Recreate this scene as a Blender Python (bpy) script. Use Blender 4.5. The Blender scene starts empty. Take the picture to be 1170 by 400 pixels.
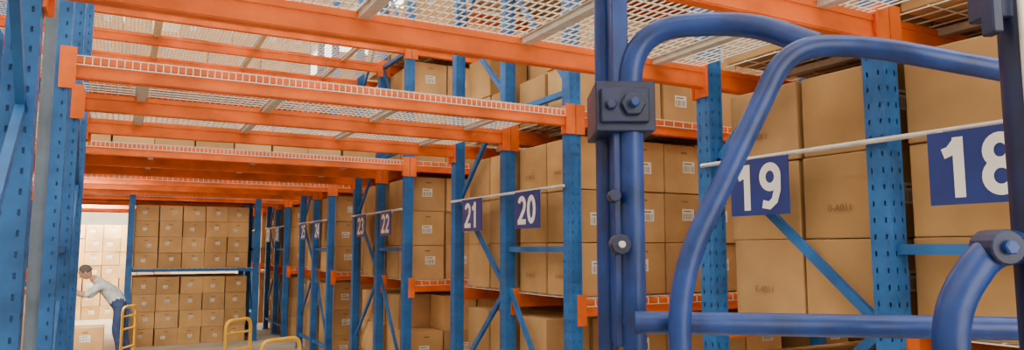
import bpy, math, random
from mathutils import Vector, Matrix
random.seed(7)
S = bpy.context.scene
COL = S.collection
YAW = math.radians(28.5)
CAMZ = 1.86

# ------------------------------------------------------------ materials
def mat(name, col, rough=0.5, metal=0.0, var=0.0, scale=6.0, bump=0.0, spec=0.5, attr=False, col2=None):
    m = bpy.data.materials.new(name); m.use_nodes = True
    nt = m.node_tree; b = nt.nodes['Principled BSDF']
    b.inputs['Roughness'].default_value = rough
    b.inputs['Metallic'].default_value = metal
    b.inputs['Specular IOR Level'].default_value = spec
    tc = nt.nodes.new('ShaderNodeTexCoord')
    n = nt.nodes.new('ShaderNodeTexNoise'); n.inputs['Scale'].default_value = scale
    n.inputs['Detail'].default_value = 6
    nt.links.new(tc.outputs['Object'], n.inputs['Vector'])
    r = nt.nodes.new('ShaderNodeValToRGB')
    c2 = col2 if col2 else tuple(max(0, c * (1 - var)) for c in col)
    r.color_ramp.elements[0].position = 0.32; r.color_ramp.elements[1].position = 0.68
    r.color_ramp.elements[0].color = (*c2, 1)
    r.color_ramp.elements[1].color = (*[min(1, c * (1 + var * .5)) for c in col], 1)
    nt.links.new(n.outputs['Fac'], r.inputs['Fac'])
    out = r.outputs['Color']
    if attr:
        a = nt.nodes.new('ShaderNodeVertexColor'); a.layer_name = 'tone'
        mx = nt.nodes.new('ShaderNodeMixRGB'); mx.blend_type = 'MULTIPLY'; mx.inputs[0].default_value = 1
        nt.links.new(out, mx.inputs[1]); nt.links.new(a.outputs['Color'], mx.inputs[2]); out = mx.outputs[0]
    nt.links.new(out, b.inputs['Base Color'])
    if bump:
        bp = nt.nodes.new('ShaderNodeBump'); bp.inputs['Strength'].default_value = bump
        bp.inputs['Distance'].default_value = 0.02
        nt.links.new(n.outputs['Fac'], bp.inputs['Height']); nt.links.new(bp.outputs[0], b.inputs['Normal'])
    return m
def emis(name, col, s):
    m = bpy.data.materials.new(name); m.use_nodes = True
    b = m.node_tree.nodes['Principled BSDF']
    b.inputs['Base Color'].default_value = (*col, 1)
    b.inputs['Emission Color'].default_value = (*col, 1); b.inputs['Emission Strength'].default_value = s
    return m
M_BLUE = mat('rack_blue_paint', (0.022, 0.135, 0.42), .55, 0, .42, 4, 0, .35)
M_NAVY = mat('ladder_blue_paint', (0.009, 0.045, 0.24), .36, 0.0, .5, 12, .12, .45)
M_DARK = mat('clamp_dark_blue', (0.006, 0.016, 0.075), .45, .0, .4, 14, .1)
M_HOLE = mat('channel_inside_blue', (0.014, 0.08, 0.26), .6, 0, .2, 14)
M_PIPE = mat('pipe_grey_blue', (0.12, 0.17, 0.25), .6, 0, .3, 6)
M_ORNG = mat('beam_orange_paint', (0.88, 0.155, 0.016), .58, 0, .34, 3.2, 0, .3)
M_ZINC = mat('galvanised_steel', (0.68, 0.66, 0.60), .5, .2, .15, 20)
M_WIRE = mat('mesh_wire', (0.84, 0.80, 0.72), .55, .05, .1, 20)
M_CART = mat('corrugated_cardboard', (0.60, 0.355, 0.150), .8, 0, .24, 2.2, .3, .2, attr=True)
M_LABEL = mat('paper_label', (0.84, 0.80, 0.70), .7, 0, .05, 30)
M_INK = mat('black_ink', (0.12, 0.09, 0.08), .7)
M_PRINT = mat('brown_print', (0.27, 0.14, 0.06), .8)
M_SIGN = mat('sign_blue', (0.012, 0.035, 0.23), .4, 0, .15, 5)
M_WHITE = mat('sign_white', (0.88, 0.88, 0.90), .5)
M_BAR = mat('pale_steel_bar', (0.74, 0.72, 0.70), .4, .2, .15, 15)
M_FLOOR = mat('concrete', (0.40, 0.35, 0.28), .55, 0, .3, 1.4, .1)
M_WALL = mat('painted_block_wall', (0.70, 0.66, 0.58), .8, 0, .12, 2, .1)
M_CEIL = mat('roof_sheet', (0.80, 0.77, 0.70), .7, 0, .1, 2)
M_YEL = mat('yellow_paint', (0.85, 0.46, 0.03), .4, 0, .2, 8)
M_RUB = mat('rubber', (0.03, 0.03, 0.03), .8)
M_SHIRT = mat('shirt_cloth', (0.60, 0.63, 0.66), .9, 0, .25, 14, .3)
M_PANT = mat('trouser_cloth', (0.04, 0.07, 0.18), .9, 0, .3, 12, .3)
M_SKIN = mat('skin', (0.46, 0.26, 0.16), .6, 0, .1, 12)
M_HAIR = mat('hair', (0.10, 0.085, 0.075), .8, 0, .3, 60, .4)
M_SHOE = mat('shoe', (0.02, 0.02, 0.02), .5)

# ------------------------------------------------------------ mesh builder
class MB:
    def __init__(s): s.v=[]; s.f=[]; s.m=[]; s.t=[]
    def box(s, a, b, mi=0, tone=1.0, M=None):
        x0,y0,z0=a; x1,y1,z1=b; n=len(s.v)
        P=[(x0,y0,z0),(x1,y0,z0),(x1,y1,z0),(x0,y1,z0),(x0,y0,z1),(x1,y0,z1),(x1,y1,z1),(x0,y1,z1)]
        if M is not None: P=[tuple(M@Vector(p)) for p in P]
        s.v+=P
        for q in ((0,3,2,1),(4,5,6,7),(0,1,5,4),(1,2,6,5),(2,3,7,6),(3,0,4,7)):
            s.f.append(tuple(n+i for i in q)); s.m.append(mi); s.t.append(tone)
    def bar(s, p, q, w, h, mi=0, up=(0,0,1)):
        p=Vector(p); q=Vector(q); d=q-p; L=d.length; z=d.normalized()
        u=Vector(up)
        if abs(z.dot(u))>.98: u=Vector((1,0,0))
        x=u.cross(z).normalized(); y=z.cross(x)
        M=Matrix.Translation(p)@Matrix((x,y,z)).transposed().to_4x4()
        s.box((-w/2,-h/2,0),(w/2,h/2,L),mi,1,M)
    def cyl(s, p, q, r, n=12, mi=0):
        p=Vector(p); q=Vector(q); z=(q-p).normalized(); u=Vector((0,0,1)) if abs(z.z)<.9 else Vector((1,0,0))
        x=u.cross(z).normalized(); y=z.cross(x); b=len(s.v)
        for c in (p,q):
            for i in range(n):
                a=2*math.pi*i/n; s.v.append(tuple(c+x*math.cos(a)*r+y*math.sin(a)*r))
        for i in range(n):
            j=(i+1)%n; s.f.append((b+i,b+j,b+n+j,b+n+i)); s.m.append(mi); s.t.append(1)
        s.f.append(tuple(b+i for i in reversed(range(n)))); s.m.append(mi); s.t.append(1)
        s.f.append(tuple(b+n+i for i in range(n))); s.m.append(mi); s.t.append(1)
    def quad(s, P, mi=0, tone=1):
        n=len(s.v); s.v+=[tuple(p) for p in P]; s.f.append((n,n+1,n+2,n+3)); s.m.append(mi); s.t.append(tone)
    def mesh(s, name, mats, tone=False):
        me=bpy.data.meshes.new(name); me.from_pydata(s.v,[],s.f)
        for m in mats: me.materials.append(m)
        me.polygons.foreach_set('material_index', s.m)
        if tone:
            ca=me.color_attributes.new('tone','FLOAT_COLOR','CORNER')
            dat=[]
            for f,t in zip(s.f,s.t):
                tt=t if isinstance(t,tuple) else (t,t,t)
                for _ in f: dat+= [tt[0],tt[1],tt[2],1.0]
            ca.data.foreach_set('color',dat)
        me.update(); return me
    def obj(s, name, mats, parent=None, tone=False):
        o=bpy.data.objects.new(name, s.mesh(name,mats,tone)); COL.objects.link(o)
        if parent: o.parent=parent
        return o
def empty(name, loc=(0,0,0), rz=0):
    e=bpy.data.objects.new(name,None); e.location=loc; e.rotation_euler=(0,0,rz); e.empty_display_size=.2
    COL.objects.link(e); return e

# ------------------------------------------------------------ room shell
def shell(name,a,b,m):
    q=MB(); q.box(a,b); return q.obj(name,[m])
XA,XB,YA,YB,ZC=-11,14,-5,34,8.6
shell('floor',(XA,YA,-.2),(XB,YB,0),M_FLOOR)
shell('wall_left',(XA-.2,YA,0),(XA,YB,ZC),M_WALL)
shell('wall_right',(XB,YA,0),(XB+.2,YB,ZC),M_WALL)
shell('wall_far',(XA,YB,0),(XB,YB+.2,ZC),M_WALL)
shell('wall_near',(XA,YA-.2,0),(XB,YA,ZC),M_WALL)
shell('ceiling',(XA,YA,ZC),(XB,YB,ZC+.2),M_CEIL)
M_SKY = emis('skylight_panel',(1.0,0.945,0.82),5.3)
for i,x in enumerate((-8,-4.4,-.8,2.8,6.4,10)):
    q=MB(); q.box((x-.9,YA+1,ZC-.06),(x+.9,YB-1,ZC-.02)); q.obj('window_%d'%(i+1),[M_SKY])

# ------------------------------------------------------------ rack post with real punched holes
PH=6.3; PW=.105
def post_mesh():
    q=MB(); w=PW/2; pitch=.075; n=int(PH/pitch)
    cols=[-w,-w*.62,-w*.44,w*.44,w*.62,w]
    for side in range(4):
        a=side*math.pi/2; c,s_=math.cos(a),math.sin(a)
        def P(u,z): 
            x,y=u,-w
            return (x*c-y*s_, x*s_+y*c, z)
        for j in range(n):
            z0=j*pitch; z1=z0+pitch*.38; z2=z0+pitch*.68 ; z3=z0+pitch
            for i in (1,3):
                q.quad([P(cols[i],z0),P(cols[i+1],z0),P(cols[i+1],z1),P(cols[i],z1)])
                q.quad([P(cols[i],z2),P(cols[i+1],z2),P(cols[i+1],z3),P(cols[i],z3)])
        for i in (0,2,4):
            q.quad([P(cols[i],0),P(cols[i+1],0),P(cols[i+1],n*pitch),P(cols[i],n*pitch)])
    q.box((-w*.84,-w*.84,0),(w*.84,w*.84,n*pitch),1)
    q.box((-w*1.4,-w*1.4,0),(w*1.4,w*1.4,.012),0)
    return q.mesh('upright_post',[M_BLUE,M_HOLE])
POST=post_mesh()
def post(parent,x,y):
    o=bpy.data.objects.new('upright_post',POST); o.location=(x,y,0.001); COL.objects.link(o); o.parent=parent

LV=[1.47,2.94,4.41,5.80]
def rows(k): y=0.98+3.66*(k+1); return (y,y+1.06,y+2.16)
def beam(q,x0,x1,y,z,sgn,ca=True,cb=True):
    q.box((x0+PW/2,y-.025,z-.125),(x1-PW/2,y+.025,z))
    q.box((x0+PW/2,y-.031,z-.035),(x1-PW/2,y+.031,z-.006))
    q.box((x0+PW/2,y-.031,z-.119),(x1-PW/2,y+.031,z-.09))
    yy=y+sgn*.058
    if ca: q.box((x0+.004,yy-.005,z-.19),(x0+.085,yy+.005,z+.045)); q.box((x0+PW/2+.001,y-.04,z-.18),(x0+PW/2+.012,y+.05,z+.04))
    if cb: q.box((x1-.085,yy-.005,z-.19),(x1-.004,yy+.005,z+.045)); q.box((x1-PW/2-.012,y-.05,z-.18),(x1-PW/2-.001,y+.05,z+.04))
def deck(q,x0,x1,y0,y1,z,sp=.05,spx=.1,fall=True,r=.0028):
    x0+=.08; x1-=.08
    n=int((x1-x0)/sp)
    for i in range(n+1):
        x=x0+(x1-x0)*i/n
        q.box((x-r,y0-.04,z+.004),(x+r,y1+.03,z+.004+2*r))
        if fall: q.box((x-r,y0-.04,z-.05),(x+r,y0-.04+2*r,z+.01))
    m=int((y1-y0)/spx)
    for j in range(m+1):
        y=y0+(y1-y0)*j/m
        q.box((x0,y-r,z+.01),(x1,y+r,z+.01+2*r))
    if fall: q.box((x0,y0-.042,z-.05),(x1,y0-.042+2*r,z-.05+2*r))
def supports(q,x0,x1,y0,y1,z,n):
    for i in range(n):
        x=x0+(x1-x0)*(i+.5)/n
        q.box((x-.028,y0+.03,z-.035),(x+.028,y1-.03,z-.004))
        q.box((x-.04,y0+.03,z-.006),(x+.04,y1-.03,z-.001))
def brace(q,x,ys,low=True):
    ya,yb,yc=ys
    for z in (.25,CAMZ,3.1,4.35,5.6):
        q.bar((x,ya+PW/2,z),(x,yb-PW/2,z),.05,.045)
    for z in (3.15,4.4):
        q.bar((x,ya+.04,z+.02),(x,yb-.04,z+1.15),.04,.03,up=(1,0,0))
    if low: q.bar((x,ya+.04,.3),(x,yb-.04,CAMZ-.35),.04,.03,up=(1,0,0))
    top=CAMZ+.52
    for (za,zb) in ((top,top-.88),(top-1.76,top-.88),(top,top+.9),(top+1.8,top+.9),(top+1.8,top+2.7)):
        q.bar((x+.012,yc-.05,za),(x+.012,yb+.05,zb),.045,.03,up=(1,0,0))
    q.bar((x,yb+.05,.25),(x,yc-.05,.25),.05,.045)
# ------------------------------------------------------------ cartons
def tone():
    t=random.uniform(.76,1.14); w=random.uniform(-.07,.07)
    return (t*(1+w*.3),t,t*(1-w))
def cartons(q,x0,x1,y0,y1,z0,nh,cw=.45,ch=.425,nd=2,labels=True,drop=.05,ls=1.0):
    nx=max(1,int((x1-x0)/cw)); cd=(y1-y0)/nd; 
    for ix in range(nx):
        for iy in range(nd):
            hh=nh
            if random.random()<drop*2 and nh>1: hh=nh-1
            for iz in range(hh):
                j=lambda a:random.uniform(-a,a)
                cs=cw-random.uniform(.010,.022)
                ax=x0+ix*cw+.006+j(.008); bx=ax+cs
                ay=y0+iy*cd+.008+j(.010); by=ay+cd-random.uniform(.018,.034)
                az=z0+iz*ch; bz=az+ch-random.uniform(.002,.007)
                mx,my=(ax+bx)/2,(ay+by)/2
                R=Matrix.Translation((mx,my,0))@Matrix.Rotation(math.radians(j(1.3)),4,'Z')@Matrix.Translation((-mx,-my,0))
                q.box((ax,ay,az),(bx,by,bz),0,tone(),R)
                if labels and (iy==0 or iy==nd-1):
                    s=-1 if iy==0 else 1; yy=ay if iy==0 else by
                    cx=(ax+bx)/2+j(.06); cz=az+ch*.50+j(.03)
                    e=.002*s
                    def rect(u0,u1,w0,w1,mi,ee):
                        P=[(u0,yy+ee,w0),(u1,yy+ee,w0),(u1,yy+ee,w1),(u0,yy+ee,w1)]
                        P=[R@Vector(p) for p in P]
                        if s>0: P=P[::-1]
                        q.quad(P,mi)
                    lw=.066*cw/.45*ls; lh=.05*ls
                    rect(cx-lw,cx+lw,cz-lh,cz+lh,1,e)
                    u=cx-lw*.85
                    while u<cx+lw*.8:
                        wd=random.uniform(.003,.008); rect(u,u+wd,cz-lh*.8,cz+lh*.2,2,e*2); u+=wd+random.uniform(.006,.012)
                    rect(cx-lw*.8,cx+lw*.5,cz+lh*.5,cz+lh*.68,2,e*2)
                    # punched hand hold
                    rect((ax+bx)/2-.035,(ax+bx)/2+.035,bz-.075,bz-.058,3,e)
CM=[M_CART,M_LABEL,M_INK,M_PRINT]
def carton_obj(q,bev=False):
    o=q.obj('carton_stack',CM,None,True)
    if bev:
        b=o.modifiers.new('bev','BEVEL'); b.width=.007; b.segments=2; b.limit_method='ANGLE'
    return o

XR=3.05
near_stacks={}
for k in range(-1,5):
    ya,yb,yc=rows(k); ys=(ya,yb,yc)
    XL = -.36 if k<=0 else -1.45
    rack=empty('pallet_rack',(0,0,0))
    xr=[XR,XR+2.75,XR+5.5]
    xl=[XL,XL-2.75,XL-5.5] if k>=1 else [XL]
    for x in xr+xl:
        for y in ys: post(rack,x,y)
    if k==3:
        for x in (.13,2.45):
            for y in ys: post(rack,x,y)
    br=MB()
    for x in xr[:2]+xl[:2]: brace(br,x,ys,k>=0)
    if k==3: brace(br,.13,ys); brace(br,2.45,ys)
    if k==3:
        # slim blue cross bars carry the middle level of the end bay
        for yy in (ya,yb,yc): br.box((.13+PW/2,yy-.02,LV[0]-.05),(2.45-PW/2,yy+.02,LV[0]-.001))
    br.obj('frame_bracing',[M_BLUE],rack)
    bm=MB(); sp=MB(); wm=MB()
    spans=[(xr[0],xr[1]),(xr[1],xr[2])]
    if k>=1: spans+=[(xl[1],xl[0]),(xl[2],xl[1])]
    for (a,b) in spans:
        for z in LV[:3]:
            beam(bm,a,b,ya,z,-1); beam(bm,a,b,yb,z,-1); beam(bm,a,b,yc,z,1)
            supports(sp,a,b,ya,yb,z,3); supports(sp,a,b,yb,yc,z,3)
            deck(wm,a,b,ya,yc,z,.1,.2,True)
    for z in ((LV[1],LV[2]) if k>=1 else (LV[1],)):
        beam(bm,XL,XR,ya,z,-1); beam(bm,XL,XR,yb,z,-1); beam(bm,XL,XR,yc,z,1)
        supports(sp,XL,XR,ya,yb,z,4); supports(sp,XL,XR,yb,yc,z,4)
        f=.04 if k<=1 else .07
        deck(wm,XL,XR,ya,yb-.03,z,f,.08 if k<=1 else .15,True)
        deck(wm,XL,XR,yb+.06,yc,z,f,.08 if k<=1 else .15,True)
    if k==3:
        deck(wm,.13,2.45,ya,yc,LV[0],.1,.2,False)
    bm.obj('load_beams',[M_ORNG],rack); sp.obj('deck_supports',[M_ZINC],rack); wm.obj('wire_mesh_decks',[M_WIRE],rack)
    wb=MB(); 
    wb.cyl((XR-.075,ya,CAMZ+.49),(XR-.075,yc,CAMZ+.49),.012,10)
    wb.obj('sign_rail',[M_BAR],rack)
    q=MB()
    for (y0,y1) in ((ya+.06,yb-.035),(yb+.035,yc-.06)):
        for a,b in ((XR+.085,XR+2.69),(XR+2.835,XR+5.42)):
            cartons(q,a,b,y0,y1,0.002,3)
            cartons(q,a,b,y0,y1,LV[0]+.02,3,drop=.0 if a<4 else .08)
            cartons(q,a,b,y0,y1,LV[1]+.02,3 if k!=0 else 2)
            if k>=0: cartons(q,a,b,y0,y1,LV[2]+.02,2)
    near_stacks[k]=carton_obj(q,k<=0)
    q=MB()
    for (y0,y1) in ((ya+.06,yb-.035),(yb+.035,yc-.06)):
        b=XL-.14; a=b-2.6
        if k<=0: cartons(q,a,b,y0,y1,.002,5 if k==0 else 3)
        else:
            for z,n in ((.002,3),(LV[0]+.02,3),(LV[1]+.02,2),(LV[2]+.02,2)):
                cartons(q,a,b,y0,y1,z,n)
    carton_obj(q)
    if k>=1:
        q=MB()
        for (y0,y1) in ((ya+.06,yb-.035),(yb+.035,yc-.06)):
            cartons(q,XL+.1,XR-.1,y0,y1,LV[1]+.025,1 if k==1 else 2,cw=.4,ch=.36,drop=.1,ls=.8)
            if k>=2: cartons(q,XL+.1,XR-.1,y0,y1,LV[2]+.025,3,cw=.4,ch=.36,drop=.15,ls=.8)
            if k==3:
                cartons(q,.2,2.38,y0,y1,.002,4,cw=.42,ch=.33,drop=.0,ls=.62)
                cartons(q,.2,2.38,y0,y1,LV[0]+.02,4,cw=.42,ch=.31,drop=.03,ls=.62)
        carton_obj(q)

def text(body,parent,loc,size,m,name,M3,ext=.001,sx=1):
    c=bpy.data.curves.new(name,'FONT'); c.body=body; c.size=size; c.extrude=ext
    c.align_x='CENTER'; c.align_y='CENTER'; c.materials.append(m)
    o=bpy.data.objects.new(name,c); COL.objects.link(o); o.parent=parent
    M=M3.to_4x4(); M.translation=Vector(loc); o.matrix_basis=M@Matrix.Diagonal((sx,1,1,1))
    return o
FACE=Matrix(((0,0,-1),(-1,0,0),(0,1,0)))   # x->-Y, y->Z, z->-X
for k in (-1,0):
    ya,yb,yc=rows(k)
    for (y0,y1) in ((ya+.06,yb-.035),(yb+.035,yc-.06)):
        for i in range(2):
            cy=y0+(y1-y0)*(i+.5)/2
            for lv,n in ((LV[0],3),(LV[1],2)):
                for r in range(n):
                    if random.random()<.4: continue
                    text(random.choice(('0-A011','0-A014','E-4011','0-A016')),near_stacks[k],(XR+.076,cy+random.uniform(-.02,.02),lv+.02+.425*r+.15),.05,M_PRINT,'printed_code',FACE,.0005,.95)

# ------------------------------------------------------------ numbered signs : bold numerals as flat ribbons
def arc(cx,cy,rx,ry,a0,a1,n=14):
    return [(cx+rx*math.cos(math.radians(a0+(a1-a0)*i/n)),cy+ry*math.sin(math.radians(a0+(a1-a0)*i/n))) for i in range(n+1)]
DG={'0':[arc(.31,.5,.20,.40,0,360,28)],
 '1':[[(.08,.74),(.20,.78),(.33,.93)],[(.33,1.0),(.33,0)]],
 '2':[arc(.31,.69,.20,.21,165,-10,12)+[(.46,.50),(.12,.10)],[(.03,.09),(.59,.09)]],
 '3':[arc(.29,.70,.19,.20,160,-90),arc(.29,.29,.21,.20,90,-160)],
 '4':[[(.42,0),(.42,.98)],[(.40,.96),(.08,.32)],[(.02,.30),(.60,.30)]],
 '5':[[(.56,.91),(.14,.91)],[(.17,.96),(.14,.52)],arc(.30,.33,.21,.24,140,-155)],
 '6':[arc(.31,.31,.21,.23,0,360,24),[(.11,.34),(.13,.62),(.24,.86),(.42,.93),(.52,.84)]],
 '7':[[(.04,.91),(.58,.91)],[(.52,.94),(.24,0)]],
 '8':[arc(.31,.71,.18,.20,0,360,24),arc(.31,.30,.20,.215,0,360,24)],
 '9':[arc(.31,.69,.20,.22,0,360,24),[(.51,.70),(.50,.40),(.42,.18),(.28,.08),(.10,.12)]]}
def numerals(num,h,m,parent,xo):
    q=MB(); wd=.175; adv=.66; W=adv*len(num)*h; lay=0
    for ci,ch in enumerate(num):
        for path in DG[ch]:
            L=[];R=[]; lay+=1
            n=len(path); closed=(abs(path[0][0]-path[-1][0])+abs(path[0][1]-path[-1][1]))<1e-4
            for i,p in enumerate(path):
                a=path[i-1] if i>0 else (path[-2] if closed else p); b=path[i+1] if i<n-1 else (path[1] if closed else p)
                d=Vector((b[0]-a[0],b[1]-a[1])).normalized(); nn=Vector((-d.y,d.x))*wd/2
                L.append((p[0]+nn.x,p[1]+nn.y)); R.append((p[0]-nn.x,p[1]-nn.y))
            def T(p): return (xo-lay*.0005, -(p[0]*h+ci*adv*h-W/2+.02*h), (p[1]-.5)*h)
            for i in range(n-1): q.quad([T(R[i]),T(R[i+1]),T(L[i+1]),T(L[i])])
    return q.obj('number',[m],parent)
def sign(num,y,w=.42,h=.31):
    z=CAMZ+.33
    e=empty('aisle_number_sign',(XR-.10,y,z))
    q=MB(); q.box((-.004,-w/2,-h/2),(.004,w/2,h/2)); q.obj('plate',[M_SIGN],e)
    q=MB()
    for s in (-1,1):
        q.box((.004,s*w*.38-.008,h/2-.03),(.035,s*w*.38+.008,h/2+.01))
    q.obj('hanger_clips',[M_BAR],e)
    numerals(num,.245,M_WHITE,e,-.0055)
sign('18',1.575,.40,.30); sign('19',2.69,.39,.30); sign('20',5.17,.42); sign('21',6.25,.44)
n=22
for k in (1,2,3):
    ya,yb,yc=rows(k)
    sign(str(n),(ya+yb)/2); sign(str(n+1),(yb+yc)/2); n+=2

# ------------------------------------------------------------ tubes
def fillet(P,r,seg=8):
    P=[Vector(p) for p in P]; out=[P[0]]
    for i in range(1,len(P)-1):
        a,b,c=P[i-1],P[i],P[i+1]; u=(a-b); v=(c-b)
        t=min(r,u.length*.49,v.length*.49); p0=b+u.normalized()*t; p1=b+v.normalized()*t
        for j in range(seg+1):
            s=j/seg; out.append(p0*(1-s)**2+b*2*s*(1-s)+p1*s*s)
    out.append(P[-1]); return out
def tube(name,P,r,m,parent,fr=.1):
    c=bpy.data.curves.new(name,'CURVE'); c.dimensions='3D'; c.bevel_depth=r; c.bevel_resolution=6; c.use_fill_caps=True
    pts=fillet(P,fr); sp=c.splines.new('POLY'); sp.points.add(len(pts)-1)
    for i,p in enumerate(pts): sp.points[i].co=(*p,1)
    sp.use_smooth=True
    c.materials.append(m); o=bpy.data.objects.new(name,c); COL.objects.link(o)
    if parent: o.parent=parent
    return o
tube('drain_pipe',[(-.345,3.9,.0),(-.345,3.9,ZC-.01)],.026,M_PIPE,None)
tube('conduit_pipe',[(-.45,3.6,.0),(-.45,3.6,ZC-.01)],.018,M_BAR,None)

BX,BY=.5,1.35
cy,sy=math.cos(YAW),math.sin(YAW)
lad=empty('rolling_safety_ladder',(sy*BY+cy*BX, cy*BY-sy*BX,0),-YAW)
def L(s,d,z): return (s-BX,d-BY,CAMZ+z)
tube('mast_post',[L(.212,1.6,-1.70),L(.212,1.6,1.0)],.023,M_NAVY,lad)
tube('guard_loop_rear',[L(.252,1.5,-1.70),L(.254,1.5,.475),L(.50,1.46,.475),L(.585,1.33,.385)],.025,M_NAVY,lad,.13)
tube('guard_loop_front',[L(.300,1.3,-1.70),L(.300,1.3,-.05),L(.515,1.3,.378),L(.66,1.3,.378),L(.98,1.30,.318)],.0205,M_NAVY,lad,.10)
tube('waist_rail',[L(.23,1.36,-.136),L(.95,1.3,-.142)],.021,M_NAVY,lad)
tube('waist_rail_lower',[L(.23,1.5,-.150),L(.95,1.42,-.152)],.012,M_NAVY,lad)
tube('rail_hook',[L(.664,1.1,-1.70),L(.664,1.1,-.09),L(.73,1.1,.0),L(.80,1.1,.005)],.026,M_NAVY,lad,.10)
tube('right_post',[L(.800,1.1,-1.70),L(.800,1.1,.7)],.028,M_DARK,lad)
tube('right_post_cable',[L(.783,1.066,-1.70),L(.783,1.066,.7)],.005,M_ZINC,lad)
q=MB()
def lb(a,b,mi=0): 
    p=L(*a); r=L(*b); q.box(p,r,mi)
lb((.175,1.47,.245),(.300,1.64,.352),0)
lb((.185,1.455,.262),(.285,1.47,.335),0)
lb((.215,1.50,-.2),(.25,1.6,.9),1)
q.cyl(L(.250,1.44,.298),L(.250,1.46,.298),.026,6,0); q.cyl(L(.250,1.42,.298),L(.250,1.45,.298),.010,12,1)
q.cyl(L(.205,1.44,.298),L(.205,1.46,.298),.012,6,0)
q.cyl(L(.222,1.45,.01),L(.222,1.50,.01),.022,8,0); q.cyl(L(.222,1.44,.01),L(.222,1.46,.01),.008,8,2)
q.cyl(L(.212,1.46,.11),L(.212,1.50,.11),.014,8,0)
q.cyl(L(.738,1.065,.003),L(.738,1.12,.003),.027,16,0); q.cyl(L(.738,1.055,.003),L(.738,1.07,.003),.012,6,1)
lb((.735,1.08,.36),(.79,1.12,.44),0)
lb((.735,1.06,.33),(.752,1.09,.40),0)
o=q.obj('clamps_and_bolts',[M_DARK,M_NAVY,M_ZINC],lad)
o.modifiers.new('b','BEVEL').width=.004
q=MB()
for i,z in enumerate((-1.45,-1.2,-.95,-.7,-.45)):
    d=1.12+i*.09
    q.box(L(.30,d,z),L(.80,d+.16,z+.025),1)
for s in (.25,.81):
    q.bar(L(s,1.08,-1.70),L(s,1.62,-1.70),.04,.04)
for d in (1.1,1.6):
    q.bar(L(.22,d,-1.70),L(.84,d,-1.70),.04,.04)
for s in (.25,.81):
    for d in (1.1,1.6):
        q.cyl(L(s-.015,d,-1.80),L(s+.015,d,-1.80),.058,16,2)
        q.box(L(s-.02,d-.02,-1.79),L(s+.02,d+.02,-1.70),0)
q.obj('steps_base_castors',[M_NAVY,M_ZINC,M_RUB],lad)

# ------------------------------------------------------------ yellow trolleys (hx,hy = foot of the handle)
def trolley(hx,hy,rz,h=1.1,w=.5,l=.8):
    off=l/2-.03
    e=empty('platform_trolley',(hx-math.sin(rz)*off, hy+math.cos(rz)*off,0),rz)
    q=MB(); q.box((-w/2,-l/2,.20),(w/2,l/2,.235),0)
    for a in (-1,1):
        q.box((a*w/2-.02,-l/2,.17),(a*w/2+.02,l/2,.20),1)
        for b in (-1,1):
            q.cyl((a*w*.38-.02,b*l*.38,.085),(a*w*.38+.02,b*l*.38,.085),.084,16,2)
            q.box((a*w*.38-.025,b*l*.38-.03,.09),(a*w*.38+.025,b*l*.38+.03,.17),1)
    q.obj('deck_and_wheels',[M_YEL,M_YEL,M_RUB],e)
    yy=-off
    tube('handle_loop',[(-w/2+.03,yy,.2),(-w/2+.03,yy,h),(w/2-.03,yy,h),(w/2-.03,yy,.2)],.018,M_YEL,e,.09)
    for dz in (.13,.3,.55):
        tube('handle_crossbar',[(-w/2+.03,yy,h-dz),(w/2-.03,yy,h-dz)],.012,M_YEL,e)
    return e
trolley(1.09,7.9,.80,1.14,.46,.75)
trolley(1.22,6.35,.5,1.10,.46,.75)
trolley(0.13,11.3,1.1,1.08,.42,.75)

def open_carton(x,y,z,w,d,h,rz):
    q=MB(); t=.006
    q.box((-w/2,-d/2,0),(w/2,d/2,t),0,tone()); 
    for s in (-1,1):
        q.box((s*w/2-t/2,-d/2,0),(s*w/2+t/2,d/2,h),0,tone()); q.box((-w/2,s*d/2-t/2,0),(w/2,s*d/2+t/2,h),0,tone())
        q.quad([(s*w/2,-d/2,h),(s*w/2,d/2,h),(s*(w/2+.10),d/2,h-.08),(s*(w/2+.10),-d/2,h-.08)],0,tone())
        q.quad([(-w/2,s*d/2,h),(w/2,s*d/2,h),(w/2,s*(d/2+.1),h+.10),(-w/2,s*(d/2+.1),h+.10)],0,tone())
    o=q.obj('open_carton',CM,None,True); o.location=(x,y,z); o.rotation_euler=(0,0,rz); return o
q=MB()
cartons(q,-1.42,-.90,13.55,14.5,.002,2,cw=.5,ch=.42,nd=2,drop=0)
cartons(q,-.66,-.16,12.3,12.8,.002,2,cw=.48,ch=.36,nd=1,drop=0)
carton_obj(q)
open_carton(-1.20,13.95,.845,.34,.36,.30,.0)
q2=MB(); cartons(q2,-3.4,1.3,22.2,23.3,.002,7,cw=.42,ch=.36,nd=2,drop=.2); carton_obj(q2)

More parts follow.
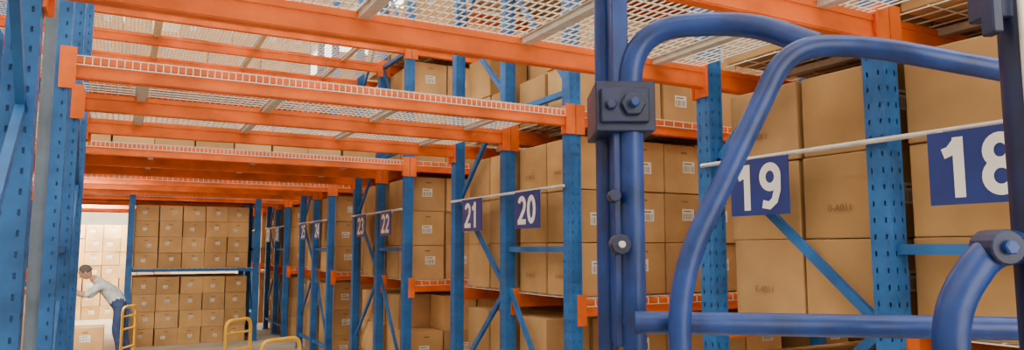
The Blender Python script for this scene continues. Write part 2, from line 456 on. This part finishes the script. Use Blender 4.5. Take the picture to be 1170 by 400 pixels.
# ------------------------------------------------------------ worker
def skinned(name,J,E,root,segs_lab,mats,parent,sub=2):
    me=bpy.data.meshes.new(name); names=list(J); 
    me.from_pydata([J[n][0] for n in names],[(names.index(a),names.index(b)) for a,b in E],[])
    o=bpy.data.objects.new(name,me); COL.objects.link(o)
    sk=o.modifiers.new('skin','SKIN'); sk.use_smooth_shade=True
    sv=me.skin_vertices[0].data
    for i,n in enumerate(names):
        r=J[n][1]; sv[i].radius=(r,r) if not isinstance(r,tuple) else r; sv[i].use_root=(n==root)
    s=o.modifiers.new('sub','SUBSURF'); s.levels=sub; s.render_levels=sub
    bpy.context.view_layer.update()
    dg=bpy.context.evaluated_depsgraph_get(); ne=bpy.data.meshes.new_from_object(o.evaluated_get(dg))
    o.modifiers.clear(); o.data=ne; ne.name=name
    ne.materials.clear()
    for m in mats: ne.materials.append(m)
    for p in ne.polygons:
        c=p.center; best=None
        for (a,b,l) in segs_lab:
            A=Vector(J[a][0]); B=Vector(J[b][0]); d=B-A; t=max(0,min(1,(c-A).dot(d)/d.length_squared))
            dd=(c-A-d*t).length
            if best is None or dd<best[0]: best=(dd,l)
        p.material_index=best[1]; p.use_smooth=True
    o.parent=parent; return o
W=empty('warehouse_worker',(-.08,14.0,0),0)
J={'pel':((.10,0,.93),.14),'sp':((.01,0,1.08),.15),'ch':((-.14,0,1.24),.165),'nk':((-.30,0,1.36),.065),'nk2':((-.37,0,1.40),.055)}
E=[('pel','sp'),('sp','ch'),('ch','nk'),('nk','nk2')]
lab=[('pel','sp',0),('sp','ch',0),('ch','nk',0),('nk','nk2',2)]
for sd,s in (('l',-1),('r',1)):
    el=(-.42,s*.24,1.10) if s<0 else (-.36,s*.27,1.06)
    wr=(-.66,s*.17,1.21) if s<0 else (-.61,s*.2,1.17)
    J.update({sd+'sh':((-.19,s*.19,1.28),.072),sd+'el':(el,.052),sd+'fa':(tuple((Vector(el)*.5+Vector(wr)*.5)),.042),sd+'wr':(wr,.027),
      sd+'hp':((.10,s*.10,.88),.105),sd+'kn':((.05 if s<0 else .13,s*.12,.49),.07),sd+'cf':((.10 if s<0 else .2,s*.12,.33),.064),sd+'an':((.12 if s<0 else .25,s*.12,.10),.048),
      sd+'he':((.14 if s<0 else .27,s*.12,.05),.042),sd+'to':((-.06 if s<0 else .07,s*.13,.04),.036)})
    E+=[('ch',sd+'sh'),(sd+'sh',sd+'el'),(sd+'el',sd+'fa'),(sd+'fa',sd+'wr'),('pel',sd+'hp'),(sd+'hp',sd+'kn'),(sd+'kn',sd+'cf'),(sd+'cf',sd+'an'),(sd+'an',sd+'he'),(sd+'an',sd+'to')]
    lab+=[('ch',sd+'sh',0),(sd+'sh',sd+'el',0),(sd+'el',sd+'fa',2),(sd+'fa',sd+'wr',2),('pel',sd+'hp',1),(sd+'hp',sd+'kn',1),(sd+'kn',sd+'cf',1),(sd+'cf',sd+'an',1),(sd+'an',sd+'he',3),(sd+'an',sd+'to',3)]
skinned('body',J,E,'pel',lab,[M_SHIRT,M_PANT,M_SKIN,M_SHOE],W)
for s in (-1,1):
    wr=Vector((-.66,-.17,1.21)) if s<0 else Vector((-.61,.2,1.17))
    H={'w':(tuple(wr),.024),'p':(tuple(wr+Vector((-.05,0,-.01))),(.03,.018))}; EE=[('w','p')]; ll=[('w','p',0)]
    for i,(dy,ln) in enumerate(((-.03,.07),(-.01,.08),(.01,.075),(.03,.06))):
        a=wr+Vector((-.09,dy,-.012)); b=a+Vector((-ln*.5,dy*.1,-.012)); c=b+Vector((-ln*.3,0,-.03))
        H['a%d'%i]=(tuple(a),.010); H['b%d'%i]=(tuple(b),.009); H['c%d'%i]=(tuple(c),.007)
        EE+=[('p','a%d'%i),('a%d'%i,'b%d'%i),('b%d'%i,'c%d'%i)]; ll+=[('p','a%d'%i,0)]
    a=wr+Vector((-.045,-s*.035,-.01)); b=a+Vector((-.03,-s*.02,-.015))
    H['t']=(tuple(a),.011); H['t2']=(tuple(b),.009); EE+=[('p','t'),('t','t2')]
    skinned('hand',H,EE,'w',ll,[M_SKIN],W,1)
def ell(name,c,r,m,parent,rot=0,fn=None,seg=24):
    import bmesh
    bm=bmesh.new(); bmesh.ops.create_uvsphere(bm,u_segments=seg,v_segments=seg//2+4,radius=1)
    for v in bm.verts:
        if fn: v.co=fn(v.co.copy())
        v.co=Vector((v.co.x*r[0],v.co.y*r[1],v.co.z*r[2]))
    for f in bm.faces: f.smooth=True
    me=bpy.data.meshes.new(name); bm.to_mesh(me); me.materials.append(m)
    o=bpy.data.objects.new(name,me); o.location=c; o.rotation_euler=(0,rot,0); COL.objects.link(o); o.parent=parent; return o
HC=empty('head',(-.44,0,1.475)); HC.parent=W; HC.rotation_euler=(0,-.6,0)
def hf(v):
    if v.z<0: v.y*=1-.25*(-v.z); v.x=v.x*(1-.12*(-v.z))-.08*(-v.z)
    return v
ell('skull',(0,0,0),(.098,.076,.118),M_SKIN,HC,0,hf)
ell('hair',(.014,0,.022),(.100,.083,.112),M_HAIR,HC,0,lambda v:Vector((v.x if v.x>-.62 else -.62+(v.x+.62)*.2, v.y, v.z if v.z>-.35 else -.35)))
ell('nose',(-.100,0,-.015),(.018,.012,.022),M_SKIN,HC)
for s in (-1,1):
    ell('ear',(0,s*.078,-.008),(.018,.01,.03),M_SKIN,HC)
    ell('eye',(-.085,s*.03,.008),(.012,.013,.008),M_WHITE,HC); ell('pupil',(-.094,s*.03,.008),(.005,.006,.006),M_INK,HC)
ell('mouth',(-.095,0,-.06),(.008,.022,.005),M_PRINT,HC)

# ------------------------------------------------------------ lights
def area(name,loc,rot,sx,sy,p,col):
    l=bpy.data.lights.new(name,'AREA'); l.shape='RECTANGLE'; l.size=sx; l.size_y=sy; l.energy=p; l.color=col
    o=bpy.data.objects.new(name,l); o.location=loc; o.rotation_euler=rot; COL.objects.link(o)
area('rear_fill',(2,-4.7,3.0),(math.radians(90),0,0),6,4,360,(1,.95,.84))  # added fill light behind the camera, no door stands there
area('packing_area_fill',(-1.2,21.75,3.6),(math.radians(38),0,0),4.5,.5,1300,(1,.93,.70))  # added light to brighten the cartons in the far-left opening
area('packing_area_fill',(-1.2,24.6,6.5),(0,0,0),5,3,1500,(1,.93,.78))  # added overhead fill for the bright far-left background
area('packing_area_fill',(-1.4,18.6,3.0),(math.radians(45),0,0),2.2,.4,450,(1,.93,.74))  # added fill, makes the far-left passage glow brighter
area('packing_area_fill',(-.8,11.3,2.7),(math.radians(20),0,0),1.2,.6,170,(1,.93,.8))  # added fill aimed at the worker, not a fixture
w=bpy.data.worlds.new('World'); S.world=w; w.use_nodes=True
w.node_tree.nodes['Background'].inputs[0].default_value=(1,.95,.85,1); w.node_tree.nodes['Background'].inputs[1].default_value=.6

cam=bpy.data.cameras.new('Camera'); cam.sensor_width=36; cam.lens=25.1; cam.clip_start=.05
co=bpy.data.objects.new('Camera',cam); co.location=(0,0,CAMZ); co.rotation_euler=(math.radians(90+5.95),0,-YAW)
COL.objects.link(co); S.camera=co
